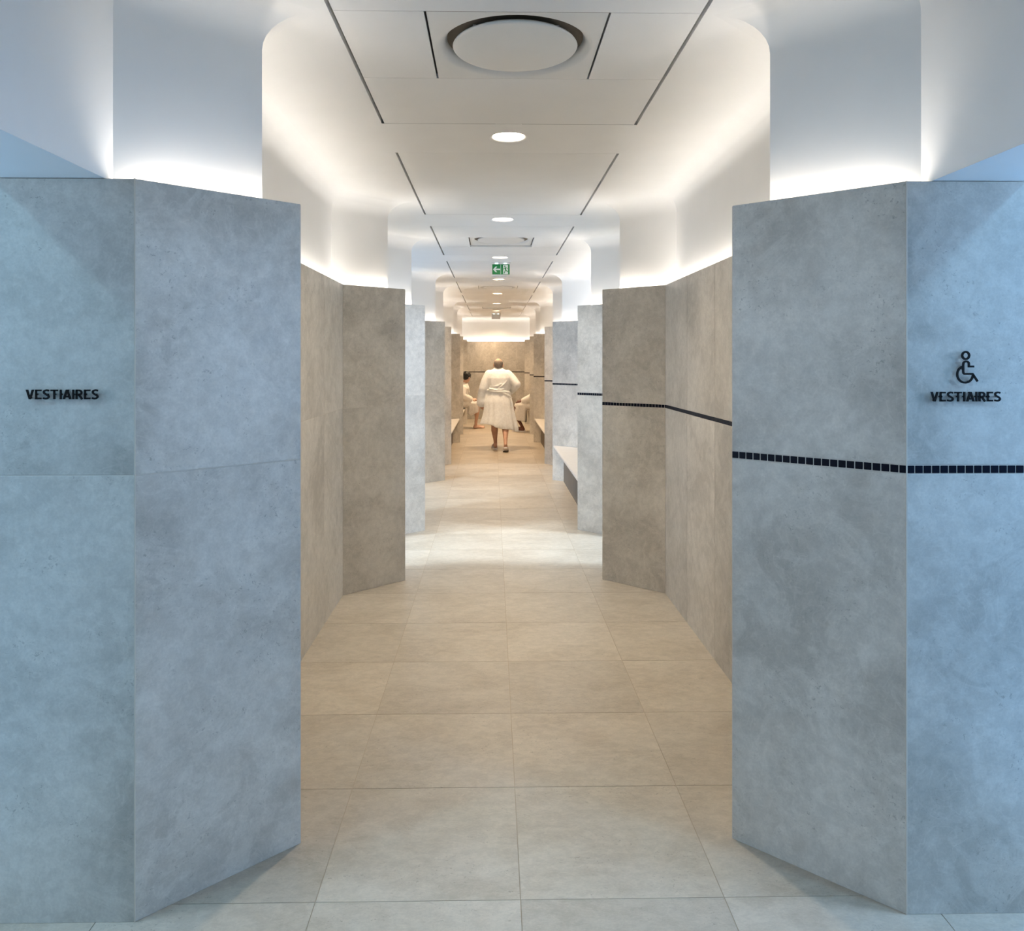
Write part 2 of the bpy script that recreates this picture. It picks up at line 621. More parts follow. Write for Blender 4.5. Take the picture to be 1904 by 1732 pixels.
bm = bmesh.new()
prof = [(BACK + 0.09, 1.97), (BACK + 0.09, CZ - RF)] + [(BACK + 0.09 - RF + RF * math.cos(q), CZ - RF + RF * math.sin(q))
                                                     for q in [PI / 2 * i / 8 for i in range(1, 9)]]
r0 = [bm.verts.new((-PX, y, z)) for y, z in prof]
r1 = [bm.verts.new((PX, y, z)) for y, z in prof]
for j in range(len(prof) - 1):
    bm.faces.new((r0[j], r1[j], r1[j + 1], r0[j + 1]))
o = tag(bm_obj('wall_upper_back', bm, M['plaster']), 'white plaster upper end wall glowing above the last stone slabs', None, kind='structure')
smooth_by_angle(o)

# ------------------------------------------------------------------ ceiling
BL0, BLP, BLL = 1.935, 2.33, 1.805
HX = 0.608
NB = 9
blocks = [(BL0 + BLP * (j - 1), BL0 + BLP * (j - 1) + BLL) for j in range(NB)]   # first lies behind the frame
LIGHT_Y = [b0 - 0.285 for (b0, b1) in blocks[1:]] + [blocks[-1][1] + 0.24]


def plate_hole(bm, x0, x1, y0, y1, cx, cy, r, z, n=48):
    C, R = [], []
    corners = [(x0, y0), (x1, y0), (x1, y1), (x0, y1)]
    for i in range(n):
        q = 2 * PI * i / n
        dx, dy = math.cos(q), math.sin(q)
        tx = ((x1 if dx > 0 else x0) - cx) / dx if abs(dx) > 1e-9 else 1e9
        ty = ((y1 if dy > 0 else y0) - cy) / dy if abs(dy) > 1e-9 else 1e9
        t = min(tx, ty)
        C.append((cx + r * dx, cy + r * dy))
        R.append([cx + t * dx, cy + t * dy])
    for c in corners:
        i = min(range(n), key=lambda k: (R[k][0] - c[0]) ** 2 + (R[k][1] - c[1]) ** 2)
        R[i] = list(c)
    vc = [bm.verts.new((p[0], p[1], z)) for p in C]
    vr = [bm.verts.new((p[0], p[1], z)) for p in R]
    for i in range(n):
        j = (i + 1) % n
        bm.faces.new((vc[i], vc[j], vr[j], vr[i]))
    return vc


bm = bmesh.new()
for s in (-1, 1):
    xs = sorted((s * (HX + 0.009), s * 1.3))
    box(bm, xs[0], xs[1], -2.5, 21.1, CZ, CZ + 0.03)
# ceiling continuing into the open room on the left of the second chamber
box(bm, -4.5, -1.3, CH[1][0] + DY, CH[1][1] - DY, CZ, CZ + 0.03)
HR = 0.106
prev = -2.5
for i, ly in enumerate(LIGHT_Y):
    y0 = blocks[i][1]
    y1 = blocks[i + 1][0] if i + 1 < NB else 21.05
    if i == 0:      # lies above and behind the frame
        box(bm, -HX - 0.009, HX + 0.009, y0 + 0.0015, y1 - 0.0015, CZ, CZ + 0.03)
    else:
        plate_hole(bm, -HX - 0.009, HX + 0.009, y0 + 0.0015, y1 - 0.0015, 0, ly, HR, CZ)
box(bm, -HX - 0.009, HX + 0.009, -2.5, blocks[0][0] - 0.0015, CZ, CZ + 0.03)
ceiling = tag(bm_obj('ceiling', bm, M['plaster']), 'white plaster ceiling with flush panels and grooves', None, kind='structure')
bm = bmesh.new()
box(bm, -1.45, 1.45, -2.5, 21.1, CZ + 0.22, CZ + 0.24)
for s in (-1, 1):
    xs = sorted((s * (HX + 0.012), s * (HX + 0.02)))
    box(bm, xs[0], xs[1], -2.5, 21.1, CZ + 0.03, CZ + 0.22)
tag(bm_obj('ceiling_dark_backing', bm, M['dark']), 'dark backing slab above the ceiling grooves', None, kind='structure')  # unseen slab coloured near-black behind the grooves, keeps the sky light out


def ceiling_panel(x0, x1, y0, y1, z=CZ):
    bm = bmesh.new()
    box(bm, x0, x1, y0, y1, z, z + 0.02)
    bm_obj('ceiling_panel', bm, M['panel'], ceiling)


def groove_back(x0, x1, y0, y1, z):
    bm = bmesh.new()
    box(bm, x0, x1, y0, y1, z, z + 0.004)
    bm_obj('groove_liner', bm, M['groove'], ceiling)


DIFF = 0
for j, (y0, y1) in enumerate(blocks):
    g = 0.0012
    groove_back(-HX - 0.02, HX + 0.02, y0 - 0.003, y1 + 0.003, CZ + 0.034)
    hx = HX - 0.005
    if j % 2 == 0:
        ceiling_panel(-hx, hx, y0 + g, y1 - g)
    else:
        t = BLL / 3
        ceiling_panel(-hx, hx, y0 + g, y0 + t - g)
        ceiling_panel(-hx, hx, y0 + 2 * t + g, y1 - g)
        w = 0.30
        gr = 0.008
        ceiling_panel(-hx, -w - gr, y0 + t + g, y0 + 2 * t - g)
        ceiling_panel(w + gr, hx, y0 + t + g, y0 + 2 * t - g)
        # round air diffuser
        DIFF += 1
        cy = y0 + 1.5 * t
        zz = CZ + (0.018 if DIFF in (2, 4) else 0.0)
        lab = ['large round white air diffuser in the ceiling nearest the viewer',
               'round air diffuser in a recessed square frame, second along the ceiling',
               'thin oval-looking round air diffuser just beyond the green exit sign',
               'far recessed air diffuser above the walking bather'][DIFF - 1]
        d = tag(empty('air_diffuser', (0, cy, zz)), lab, 'air diffuser', 'round ceiling diffusers')
        bm = bmesh.new()
        h = t / 2 - g
        vc = plate_hole(bm, -w, w, -h, h, 0, 0, 0.284, 0, 64)
        prev = vc
        for (r, z) in ((0.276, 0.002), (0.267, 0.007), (0.257, 0.017), (0.249, 0.032), (0.243, 0.055)):
            q = [bm.verts.new((r * math.cos(2 * PI * i / 64), r * math.sin(2 * PI * i / 64), z)) for i in range(64)]
            for i in range(64):
                jn = (i + 1) % 64
                bm.faces.new((prev[i], prev[jn], q[jn], q[i]))
            prev = q
        bm_obj('frame_plate', bm, M['diff'], d, True)
        smooth_by_angle(d.children[-1], 40)
        bm = bmesh.new()
        R = [(0.0, -0.001), (0.216, -0.001), (0.2245, 0.0005), (0.228, 0.005), (0.224, 0.011), (0.0, 0.013)]
        rings = []
        for (r, z) in R:
            if r == 0:
                rings.append([bm.verts.new((0, 0, z))] * 64)
            else:
                rings.append([bm.verts.new((r * math.cos(2 * PI * i / 64), r * math.sin(2 * PI * i / 64), z)) for i in range(64)])
        for k in range(len(R) - 1):
            for i in range(64):
                jn = (i + 1) % 64
                vs_ = []
                for v in (rings[k][i], rings[k][jn], rings[k + 1][jn], rings[k + 1][i]):
                    if v not in vs_:
                        vs_.append(v)
                bm.faces.new(vs_)
        bm_obj('disc', bm, M['diff'], d, True)
        smooth_by_angle(d.children[-1], 40)
        bm = bmesh.new()
        bmesh.ops.create_cone(bm, cap_ends=False, segments=48, radius1=0.245, radius2=0.245, depth=0.09)
        bmesh.ops.translate(bm, verts=bm.verts, vec=(0, 0, 0.10))
        bmesh.ops.create_circle(bm, cap_ends=True, segments=48, radius=0.245, matrix=Matrix.Translation((0, 0, 0.145)))
        bm_obj('dark_plenum', bm, M['dark'], d)
        for q in (40, 140, 220, 320):
            bm = bmesh.new()
            q = math.radians(q)
            c, s_ = math.cos(q), math.sin(q)
            box(bm, 0.19 * c - 0.006, 0.19 * c + 0.006, 0.19 * s_ - 0.004, 0.19 * s_ + 0.004, 0.009, 0.09)
            bm_obj('hanger', bm, M['diff'], d)

# downlights
DL = ['',
      'first bright recessed downlight beyond the large air diffuser',
      'second bright recessed downlight along the ceiling',
      'third recessed downlight, just above the green exit sign',
      'recessed downlight just beyond the green exit sign',
      'fifth small recessed downlight along the ceiling',
      'sixth small recessed downlight along the ceiling',
      'seventh small recessed downlight, before the far sign',
      'last recessed downlight near the end wall']
WARM = (1.0, 0.71, 0.43)
DP = [(0.8, (1.0, 0.90, 0.80)), (25, (1.0, 0.85, 0.66)), (20, (1.0, 0.94, 0.86)), (28, (1.0, 0.80, 0.57)), (30, WARM), (40, WARM), (36, WARM), (50, WARM), (26, WARM)]
for i, ly in enumerate(LIGHT_Y):
    if i == 0:
        continue
    d = tag(empty('downlight', (0, ly, CZ)), DL[i], 'ceiling light', 'recessed downlights down the middle of the ceiling')
    bm = bmesh.new()
    n = 40
    prev = None
    for (r, z) in ((HR, 0.0), (0.098, 0.0008), (0.090, 0.0028), (0.085, 0.0055), (0.080, 0.009), (0.075, 0.017), (0.0705, 0.030), (0.067, 0.048), (0.065, 0.070)):
        q = [bm.verts.new((r * math.cos(2 * PI * k / n), r * math.sin(2 * PI * k / n), z)) for k in range(n)]
        if prev:
            for k in range(n):
                bm.faces.new((prev[k], prev[(k + 1) % n], q[(k + 1) % n], q[k]))
        prev = q
    bm_obj('reflector', bm, M['plaster'], d, True)
    bm = bmesh.new()
    bmesh.ops.create_circle(bm, cap_ends=True, segments=n, radius=0.066, matrix=Matrix.Translation((0, 0, 0.070)))
    bm_obj('lens', bm, M['lens'], d)
    p, c = DP[i]
    L = area_light('lamp', (0, 0, 0.066), (0, 0, -1), 0.11, 0.11, p * 0.9, c, 'DISK', d, spread=2.6)

# ------------------------------------------------------------------ benches
def bench(s, a, b, label):
    t = tag(empty('bench', (s * 0.9, (a + b) / 2, 0)), label, 'bench', 'wall benches in the niches')
    o = Vector((s * 0.9, (a + b) / 2))
    g = 0.012
    def pl(pts):
        return [(s * x - o.x, y - o.y) for x, y in pts]
    bm = bmesh.new()
    prism(bm, pl([(0.722, a + 0.022), (1.085, a + DY + g - 0.004), (1.085, b - DY - g), (0.722, b - 0.022)]), 0.43, 0.46)
    bmesh.ops.bevel(bm, geom=list(bm.edges), offset=0.006, segments=2, affect='EDGES')
    bm_obj('seat', bm, M['bench'], t)
    bm = bmesh.new()
    prism(bm, pl([(0.845, a + 0.14), (0.865, a + 0.16), (0.865, b - 0.16), (0.845, b - 0.14)]), 0.0, 0.43)
    bm_obj('plinth', bm, M['plinth'], t)


bench(1, *CH[1], 'white bench on the right beside the blue-lit stone slab')
bench(1, *CH[2], 'white bench on the right beside the walking bather')
bench(-1, *CH[2], 'white bench on the left beside the walking bather')
bench(1, *CH[3], 'far bench on the right under the seated bather in slippers')
bench(-1, *CH[3], 'far bench on the left under the seated dark-haired bather')

# ------------------------------------------------------------------ raised lettering
def letter_strokes(ch, h):
    """returns (width, list of (pts, strokewidth, closed)) for cap height h"""
    w = 0.190 * h      # vertical stem
    t = 0.165 * h      # horizontal stem
    S = []
    if ch == 'V':
        W = 0.80 * h
        S = [('poly', [(0, h), (w * 1.08, h), (W / 2, h * .30), (W - w * 1.08, h), (W, h), (W / 2 + w * .52, 0), (W / 2 - w * .52, 0)], True)]
    elif ch == 'E':
        W = 0.62 * h
        S = [([(w / 2, 0), (w / 2, h)], w, False)] + [([(w / 2, z), (W - e, z)], t, False)
             for z, e in ((t / 2, 0), (h * 0.51, 0.01), (h - t / 2, 0))]
    elif ch == 'S':
        W = 0.68 * h
        p = catmull([(W * .90, h * .885), (W * .70, h * .925), (W * .45, h * .925), (W * .20, h * .84), (W * .16, h * .70), (W * .30, h * .575),
                     (W * .58, h * .46), (W * .83, h * .335), (W * .84, h * .19), (W * .62, h * .085), (W * .36, h * .07), (W * .05, h * .125)], 4)
        S = [(p, t * 1.08, False)]
    elif ch == 'T':
        W = 0.74 * h
        S = [([(0, h - t / 2), (W, h - t / 2)], t, False), ([(W / 2, 0), (W / 2, h - t / 2)], w, False)]
    elif ch == 'I':
        W = w
        S = [([(w / 2, 0), (w / 2, h)], w, False)]
    elif ch == 'A':
        W = 0.84 * h
        S = [('poly', [(0, 0), (w * 1.06, 0), (W / 2, h * .72), (W - w * 1.06, 0), (W, 0), (W / 2 + w * .55, h), (W / 2 - w * .55, h)], True),
             ([(W * .25, h * .27), (W * .75, h * .27)], t, False)]
    elif ch == 'R':
        W = 0.70 * h
        bowl = [(w / 2, h - t / 2), (W * .48, h - t / 2)] + arc(W * .50, h * .70, W * .33, 80, -80, 8, h * .215) + [(w / 2, h * .475)]
        S = [([(w / 2, 0), (w / 2, h)], w, False), (bowl, t * 1.05, False), ([(W * .46, h * .47), (W * .92, 0)], w, False)]
    return W, S


def lettering(text, x0, x1, zb, h, y, label):
    t = tag(empty('lettering', ((x0 + x1) / 2, y, zb)), label, 'sign')
    widths = [letter_strokes(c, h)[0] for c in text]
    kern = {'VE': -.02, 'ST': -.05, 'TI': 0.04, 'IA': -.03, 'AI': -.03}
    gap = 0.135 * h
    adv = [gap + kern.get(text[i:i + 2], 0) * h for i in range(len(text) - 1)]
    total = sum(widths) + sum(adv)
    k = (x1 - x0) / total
    x = 0
    for i, c in enumerate(text):
        W, S = letter_strokes(c, h)
        bm = bmesh.new()
        for pts, sw, cl in S:
            if pts == 'poly':
                q = [((x + p[0]) * k - (x1 - x0) / 2, p[1]) for p in sw]
                f0 = [bm.verts.new((p[0], -0.0105, p[1])) for p in q]
                f1 = [bm.verts.new((p[0], -0.0070, p[1])) for p in q]
                bm.faces.new(f0); bm.faces.new(f1[::-1])
                for i_ in range(len(q)):
                    j_ = (i_ + 1) % len(q)
                    bm.faces.new((f0[i_], f0[j_], f1[j_], f1[i_]))
                continue
            stroke(bm, [((x + p[0]) * k - (x1 - x0) / 2, p[1]) for p in pts], sw, -0.0105, -0.0070, cl)
        # two stand-off pins
        xc = (x + W / 2) * k - (x1 - x0) / 2
        bm_obj('letter', bm, M['black'], t)
        x += W + (adv[i] if i < len(adv) else 0)
    x = 0
    for i, c in enumerate(text):
        bm = bmesh.new()
        W = widths[i]
        xc = (x + (W / 2 if c in 'VTIA' else 0.1 * h)) * k - (x1 - x0) / 2
        zc = h * (0.12 if c == 'V' else 0.93 if c == 'A' else 0.5)
        if c == 'S':
            xc = (x + W * .55) * k - (x1 - x0) / 2
        box(bm, xc - 0.0015, xc + 0.0015, -0.008, 0.0, zc - 0.0015, zc + 0.0015)
        x += W + (adv[i] if i < len(adv) else 0)
        bm_obj('standoff_pin', bm, M['black'], t)
    return t


YF = CH[0][0] - DY
PXM = 2.2 / 1440
lettering('VESTIAIRES', -1.388, -1.1865, 1.4742, 0.0270, YF, 'black raised lettering VESTIAIRES on the left stone corner')
lettering('VESTIAIRES', 1.1640, 1.3660, 1.4660, 0.0275, YF - 0.010, 'black raised lettering VESTIAIRES on the right stone corner under the wheelchair symbol')
# wheelchair symbol
wx, wz, u = 1.2595, 1.5170, 0.00108
t = tag(empty('wheelchair_symbol', (wx, YF - 0.010, wz)), 'black raised wheelchair symbol on the right stone corner', 'sign')
def sym(pts):
    # crop pixels of a 1732 px wide view (12.37 px per photo px) -> metres
    return [((px - 600) / 12.371 * 0.001535, (1015 - py) / 12.371 * 0.001535) for px, py in pts]
sw = 44 / 12.371 * 0.001535
bm = bmesh.new()
stroke(bm, [((p[0]), p[1]) for p in sym([(643 + 80 * math.cos(2 * PI * i / 28), 371 - 82 * math.sin(2 * PI * i / 28)) for i in range(28)])], sw, -0.0105, -0.0070, True)
bm_obj('head_ring', bm, M['black'], t)
bm = bmesh.new()
body = [(835, 624), (716, 624), (716, 570)] + [(652 + 64 * math.cos(math.radians(q)), 565 - 58 * math.sin(math.radians(q))) for q in range(10, 171, 20)] + \
       [(585, 590), (585, 740), (592, 775), (612, 793), (800, 793), (918, 965)]
stroke(bm, sym(body), sw, -0.0105, -0.0070)
bm_obj('figure', bm, M['black'], t)
bm = bmesh.new()
whl = [(628 + 182 * math.cos(math.radians(q)), 805 - 190 * math.sin(math.radians(q))) for q in [112 + i * (355 - 112) / 24 for i in range(25)]]
stroke(bm, sym(whl), sw, -0.0105, -0.0070)
bm_obj('wheel', bm, M['black'], t)
for p in sym([(585, 680), (643, 291), (720, 962)]):
    bm = bmesh.new()
    box(bm, p[0] - 0.0012, p[0] + 0.0012, -0.008, 0, p[1] - 0.0012, p[1] + 0.0012)
    bm_obj('standoff_pin', bm, M['black'], t)

# ------------------------------------------------------------------ exit signs, speakers
def exit_sign(x, y, w, h, ztop, label, lit):
    t = tag(empty('exit_sign', (x, y, ztop)), label, 'exit sign')
    bm = bmesh.new()
    box(bm, -w * .54, w * .54, -0.03, 0.03, 0.0, CZ - ztop)
    bevel_all(bm, 0.003)
    bm_obj('housing', bm, M['diff'], t)
    bm = bmesh.new()
    box(bm, -w / 2, w / 2, -0.004, 0.004, -h, 0.0)
    bm_obj('plate', bm, M['green'] if lit else M['signback'], t)
    for sx in (-0.25, 0.25):
        bm = bmesh.new()
        box(bm, sx * w - 0.016, sx * w + 0.016, -0.0335, -0.0295, 0.001, 0.010)
        bm_obj('lamp', bm, M['signled'], t)
    if lit:
        y0, y1 = -0.0055, -0.0035
        def P(u, v):
            return (-w / 2 + u * w, -h + v * h)
        bm = bmesh.new()   # arrow
        poly = [(0.045, .50), (0.19, .78), (0.285, .78), (0.195, .575), (0.455, .575), (0.455, .425), (0.195, .425), (0.285, .22), (0.19, .22)]
        vs0 = [bm.verts.new((P(*p)[0], y0, P(*p)[1])) for p in poly]
        vs1 = [bm.verts.new((P(*p)[0], y1, P(*p)[1])) for p in poly]
        bm.faces.new(vs0); bm.faces.new(vs1[::-1])
        for i in range(len(poly)):
            j = (i + 1) % len(poly)
            bm.faces.new((vs0[i], vs0[j], vs1[j], vs1[i]))
        bm_obj('arrow', bm, M['signwhite'], t)
        bm = bmesh.new()
        a, b = P(0.475, 0), P(0.495, 1)
        box(bm, a[0], b[0], y0, y1, a[1], b[1])
        bm_obj('divider', bm, M['signwhite'], t)
        bm = bmesh.new()
        a, b = P(0.625, 0.03), P(0.905, 0.93)
        box(bm, a[0], b[0], y0, y1, a[1], b[1])
        bm_obj('doorway', bm, M['signwhite'], t)
        bm = bmesh.new()
        y0, y1 = -0.0075, -0.0050
        lw = 0.07 * h
        def st(pts, wd):
            stroke(bm, [P(*p) for p in pts], wd * h, y0, y1)
        hc = P(0.725, 0.80)
        ring = [bm.verts.new((hc[0] + .07 * h * math.cos(2 * PI * i / 12), y0, hc[1] + .07 * h * math.sin(2 * PI * i / 12))) for i in range(12)]
        bm.faces.new(ring)
        st([(0.748, 0.70), (0.770, 0.47)], 0.13)
        st([(0.75, 0.66), (0.68, 0.60), (0.635, 0.50)], 0.055)
        st([(0.77, 0.68), (0.85, 0.64), (0.870, 0.54)], 0.055)
        st([(0.77, 0.48), (0.83, 0.34), (0.90, 0.30)], 0.075)
        st([(0.77, 0.46), (0.73, 0.28), (0.67, 0.10)], 0.075)
        bm_obj('running_figure', bm, M['green'], t)
    return t


exit_sign(0.015, 9.05, 0.203, 0.118, 2.705, 'green hanging exit sign with white left arrow and running figure', True)
exit_sign(0.0, 18.75, 0.208, 0.118, 2.700, 'pale blank back of a small hanging sign before the end wall', False)


def speaker(y, r, label):
    t = tag(empty('ceiling_speaker', (0.01, y, CZ)), label, 'ceiling speaker', 'round ceiling speakers')
    for name, prof, m in (('rim', [(r, 0.0), (r, -0.010), (r * .93, -0.016), (r * .86, -0.012), (r * .86, 0.0)], M['diff']),
                          ('grille', [(r * .86, -0.006), (r * .5, -0.010), (0.001, -0.012)], M['panel'])):
        bm = bmesh.new()
        prev = None
        for (q, z) in prof:
            c = [bm.verts.new((q * math.cos(2 * PI * k / 32), q * math.sin(2 * PI * k / 32), z)) for k in range(32)]
            if prev:
                for k in range(32):
                    bm.faces.new((prev[k], prev[(k + 1) % 32], c[(k + 1) % 32], c[k]))
            prev = c
        bm_obj(name, bm, m, t, True)


speaker(10.45, 0.105, 'flat round ceiling speaker directly beyond the green exit sign')
speaker(17.35, 0.10, 'small round ceiling speaker between the last diffuser and the pale sign')

# ------------------------------------------------------------------ people
def frame_of(d):
    d = d.normalized()
    ref = Vector((0, 0, 1)) if abs(d.z) < 0.9 else Vector((0, 1, 0))
    x = ref.cross(d).normalized()
    return x, d.cross(x).normalized()


def limb(bm, pts, rad, n=12, flat=None):
    """closed round-ended tube through pts with radii; flat = (rx,ry) multipliers"""
    pts = [Vector(p) for p in pts]
    rings = []
    P, R = [], []
    # rounded ends
    d = (pts[1] - pts[0]).normalized()
    for q in (80, 50, 20):
        q = math.radians(q)
        P.append(pts[0] - d * rad[0] * math.sin(q)); R.append(rad[0] * math.cos(q))
    P += pts; R += list(rad)
    d = (pts[-1] - pts[-2]).normalized()
    for q in (20, 50, 80):
        q = math.radians(q)
        P.append(pts[-1] + d * rad[-1] * math.sin(q)); R.append(rad[-1] * math.cos(q))
    fx = fy = 1.0
    if flat:
        fx, fy = flat
    prevx = None
    for i, p in enumerate(P):
        t = (P[min(i + 1, len(P) - 1)] - P[max(i - 1, 0)])
        x, y = frame_of(t)
        if prevx is not None:
            t = t.normalized()
            x = (prevx - t * prevx.dot(t)).normalized()
            y = t.cross(x)
        prevx = x
        rings.append([bm.verts.new(p + x * (R[i] * fx * math.cos(2 * PI * k / n)) + y * (R[i] * fy * math.sin(2 * PI * k / n))) for k in range(n)])
    for i in range(len(rings) - 1):
        for k in range(n):
            bm.faces.new((rings[i][k], rings[i][(k + 1) % n], rings[i + 1][(k + 1) % n], rings[i + 1][k]))
    bm.faces.new(rings[0][::-1]); bm.faces.new(rings[-1])


def ellipsoid(bm, c, r, rot=None):
    m = Matrix.Translation(c)
    if rot:
        m = m @ rot
    m = m @ Matrix.Diagonal((*r, 1))
    bmesh.ops.create_uvsphere(bm, u_segments=20, v_segments=14, radius=1, matrix=m)


def loft(bm, rings, n=40, fold=None):
    """rings: (cx, cy, cz, rx, ry); fold(theta, i) -> radius factor, zoff"""
    R = []
    for i, (cx, cy, cz, rx, ry) in enumerate(rings):
        row = []
        for k in range(n):
            q = 2 * PI * k / n
            f, dz = fold(q, i / (len(rings) - 1)) if fold else (1, 0)
            row.append(bm.verts.new((cx + rx * f * math.cos(q), cy + ry * f * math.sin(q), cz + dz)))
        R.append(row)
    for i in range(len(R) - 1):
        for k in range(n):
            bm.faces.new((R[i][k], R[i][(k + 1) % n], R[i + 1][(k + 1) % n], R[i + 1][k]))
    bm.faces.new(R[0][::-1]); bm.faces.new(R[-1])


def remeshed(name, bm, mat, parent, voxel, smooth=3):
    me = bpy.data.meshes.new(name)
    bmesh.ops.recalc_face_normals(bm, faces=bm.faces)
    bm.to_mesh(me); bm.free()
    tmp = bpy.data.objects.new('tmp', me)
    col.objects.link(tmp)
    r = tmp.modifiers.new('r', 'REMESH'); r.mode = 'VOXEL'; r.voxel_size = voxel
    if smooth:
        s = tmp.modifiers.new('s', 'SMOOTH'); s.factor = 0.5; s.iterations = smooth
    dg = bpy.context.evaluated_depsgraph_get()
    out = bpy.data.meshes.new_from_object(tmp.evaluated_get(dg))
    out.name = name
    bpy.data.objects.remove(tmp)
    bpy.data.meshes.remove(me)
    out.materials.clear()
    out.materials.append(mat)
    for p in out.polygons:
        p.use_smooth = True
    return new_obj(name, out, parent)


def hand(bm, wrist, direc, palm_n, size=1.0, curl=0.5):
    """palm, four fingers and a thumb starting at the wrist; fingers curl toward palm_n"""
    w = Vector(wrist); d = Vector(direc).normalized(); pn = Vector(palm_n)
    pn = (pn - d * pn.dot(d)).normalized()
    sx = d.cross(pn).normalized()
    pl = 0.085 * size
    limb(bm, [w, w + d * pl * 0.5, w + d * pl], [0.024 * size, 0.036 * size, 0.036 * size], 12, None)
    for i, L in enumerate((0.066, 0.076, 0.070, 0.054)):
        b = w + d * pl + sx * (-0.027 + 0.018 * i) * size
        a1 = curl * 0.6; a2 = curl * 1.5; a3 = curl * 2.3
        p = [b]
        for a, f in ((a1, 0.42), (a2, 0.32), (a3, 0.26)):
            p.append(p[-1] + (d * math.cos(a) + pn * math.sin(a)) * L * f * size)
        limb(bm, [b - d * 0.02 * size] + p, [0.0095 * size, 0.0095 * size, 0.009 * size, 0.0085 * size, 0.0075 * size], 8)
    b = w + d * 0.02 * size - sx * 0.024 * size
    limb(bm, [b, b - sx * 0.026 * size + d * 0.026 * size + pn * 0.01, b - sx * 0.03 * size + d * 0.062 * size + pn * 0.022],
         [0.013 * size, 0.0115 * size, 0.009 * size], 8)


def head(bm, c, yaw=0, pitch=0, s=1.0):
    """head of height ~0.225 facing +y, ears and nose included; c = centre"""
    M_ = Matrix.Translation(c) @ Matrix.Rotation(yaw, 4, 'Z') @ Matrix.Rotation(pitch, 4, 'X')
    def T(p):
        return M_ @ Vector((p[0] * s, p[1] * s, p[2] * s))
    R3 = M_.to_3x3().to_4x4()
    ellipsoid(bm, T((0, -0.012, 0.022)), (0.077 * s, 0.096 * s, 0.090 * s), R3)
    ellipsoid(bm, T((0, 0.022, -0.035)), (0.060 * s, 0.072 * s, 0.080 * s), R3)
    ellipsoid(bm, T((0, 0.052, -0.085)), (0.033 * s, 0.034 * s, 0.026 * s), R3)
    for q in (-1, 1):
        ellipsoid(bm, T((q * 0.081, -0.012, -0.008)), (0.012 * s, 0.021 * s, 0.034 * s), R3)
        ellipsoid(bm, T((q * 0.030, 0.078, 0.026)), (0.024 * s, 0.014 * s, 0.010 * s), R3)
    limb(bm, [T((0, 0.083, 0.012)), T((0, 0.098, -0.018)), T((0, 0.104, -0.030))], [0.010 * s, 0.012 * s, 0.015 * s], 10)
    return T, R3


def face_parts(T, R3, s, parent):
    for q in (-1, 1):
        bm = bmesh.new()
        ellipsoid(bm, T((q * 0.030, 0.083, 0.008)), (0.012 * s, 0.007 * s, 0.006 * s), R3)
        bm_obj('eye', bm, M['eye'], parent, True)
    bm = bmesh.new()
    ellipsoid(bm, T((0, 0.090, -0.058)), (0.022 * s, 0.007 * s, 0.007 * s), R3)
    bm_obj('mouth', bm, M['lips'], parent, True)


def slipper(parent, heel, toe, lift=0.0, size=1.0):
    """sole plus strap; heel and toe are floor-level points under the foot (local)"""
    h, t = Vector(heel), Vector(toe)
    d = (t - h).normalized()
    x = d.cross(Vector((0, 0, 1))).normalized()
    up = x.cross(d).normalized()
    L = (t - h).length + 0.05
    outline = [(-.03, 0, .028), (.02, 0, .040), (.4 * L, 0, .040), (.7 * L, 0, .052), (.9 * L, 0, .047), (L - .005, 0, .022)]
    bm = bmesh.new()
    rows = []
    for (q, _, w) in outline:
        p = h + d * q
        rows.append([bm.verts.new(p + x * w * k * size + up * z) for k, z in ((-1, 0), (1, 0), (1, 0.022), (-1, 0.022))])
    for i in range(len(rows) - 1):
        for k in range(4):
            bm.faces.new((rows[i][k], rows[i][(k + 1) % 4], rows[i + 1][(k + 1) % 4], rows[i + 1][k]))
    bm.faces.new(rows[0][::-1]); bm.faces.new(rows[-1])
    sl = bm_obj('slipper', bm, M['slipper'], parent)
    bm = bmesh.new()
    rows = []
    for i in range(9):
        q = PI * i / 8
        rows.append([bm.verts.new(h + d * (L * f) + x * (0.054 * math.cos(q)) + up * (0.014 + (0.088 if f < .6 else 0.070) * math.sin(q))) for f in (.48, .60, .74)])
    for i in range(8):
        for k in range(2):
            bm.faces.new((rows[i][k], rows[i + 1][k], rows[i + 1][k + 1], rows[i][k + 1]))
    st = bm_obj('strap', bm, M['slipper'], sl, True)
    so = st.modifiers.new('solid', 'SOLIDIFY'); so.thickness = 0.006
    return sl


def foot(bm, ankle, toe, heel_r=0.03):
    a, t = Vector(ankle), Vector(toe)
    d = (t - a); d.z = 0
    d = d.normalized()
    base = Vector((a.x, a.y, a.z - 0.067))
    limb(bm, [a, base - d * 0.03 + Vector((0, 0, 0.02))], [0.034, 0.030], 10)
    limb(bm, [base - d * 0.025 + Vector((0, 0, .012)), base + d * 0.08 + Vector((0, 0, 0.022)), t + Vector((0, 0, 0.006)) - d * 0.03], [0.030, 0.034, 0.024], 10, None)
    sx = d.cross(Vector((0, 0, 1)))
    for i, r in enumerate((0.013, 0.010, 0.010, 0.009, 0.008)):
        p = t + sx * (-0.030 + i * 0.0155) - d * 0.02 + Vector((0, 0, 0.002))
        limb(bm, [p - d * 0.03, p + d * (0.022 - 0.004 * i)], [r, r], 8)


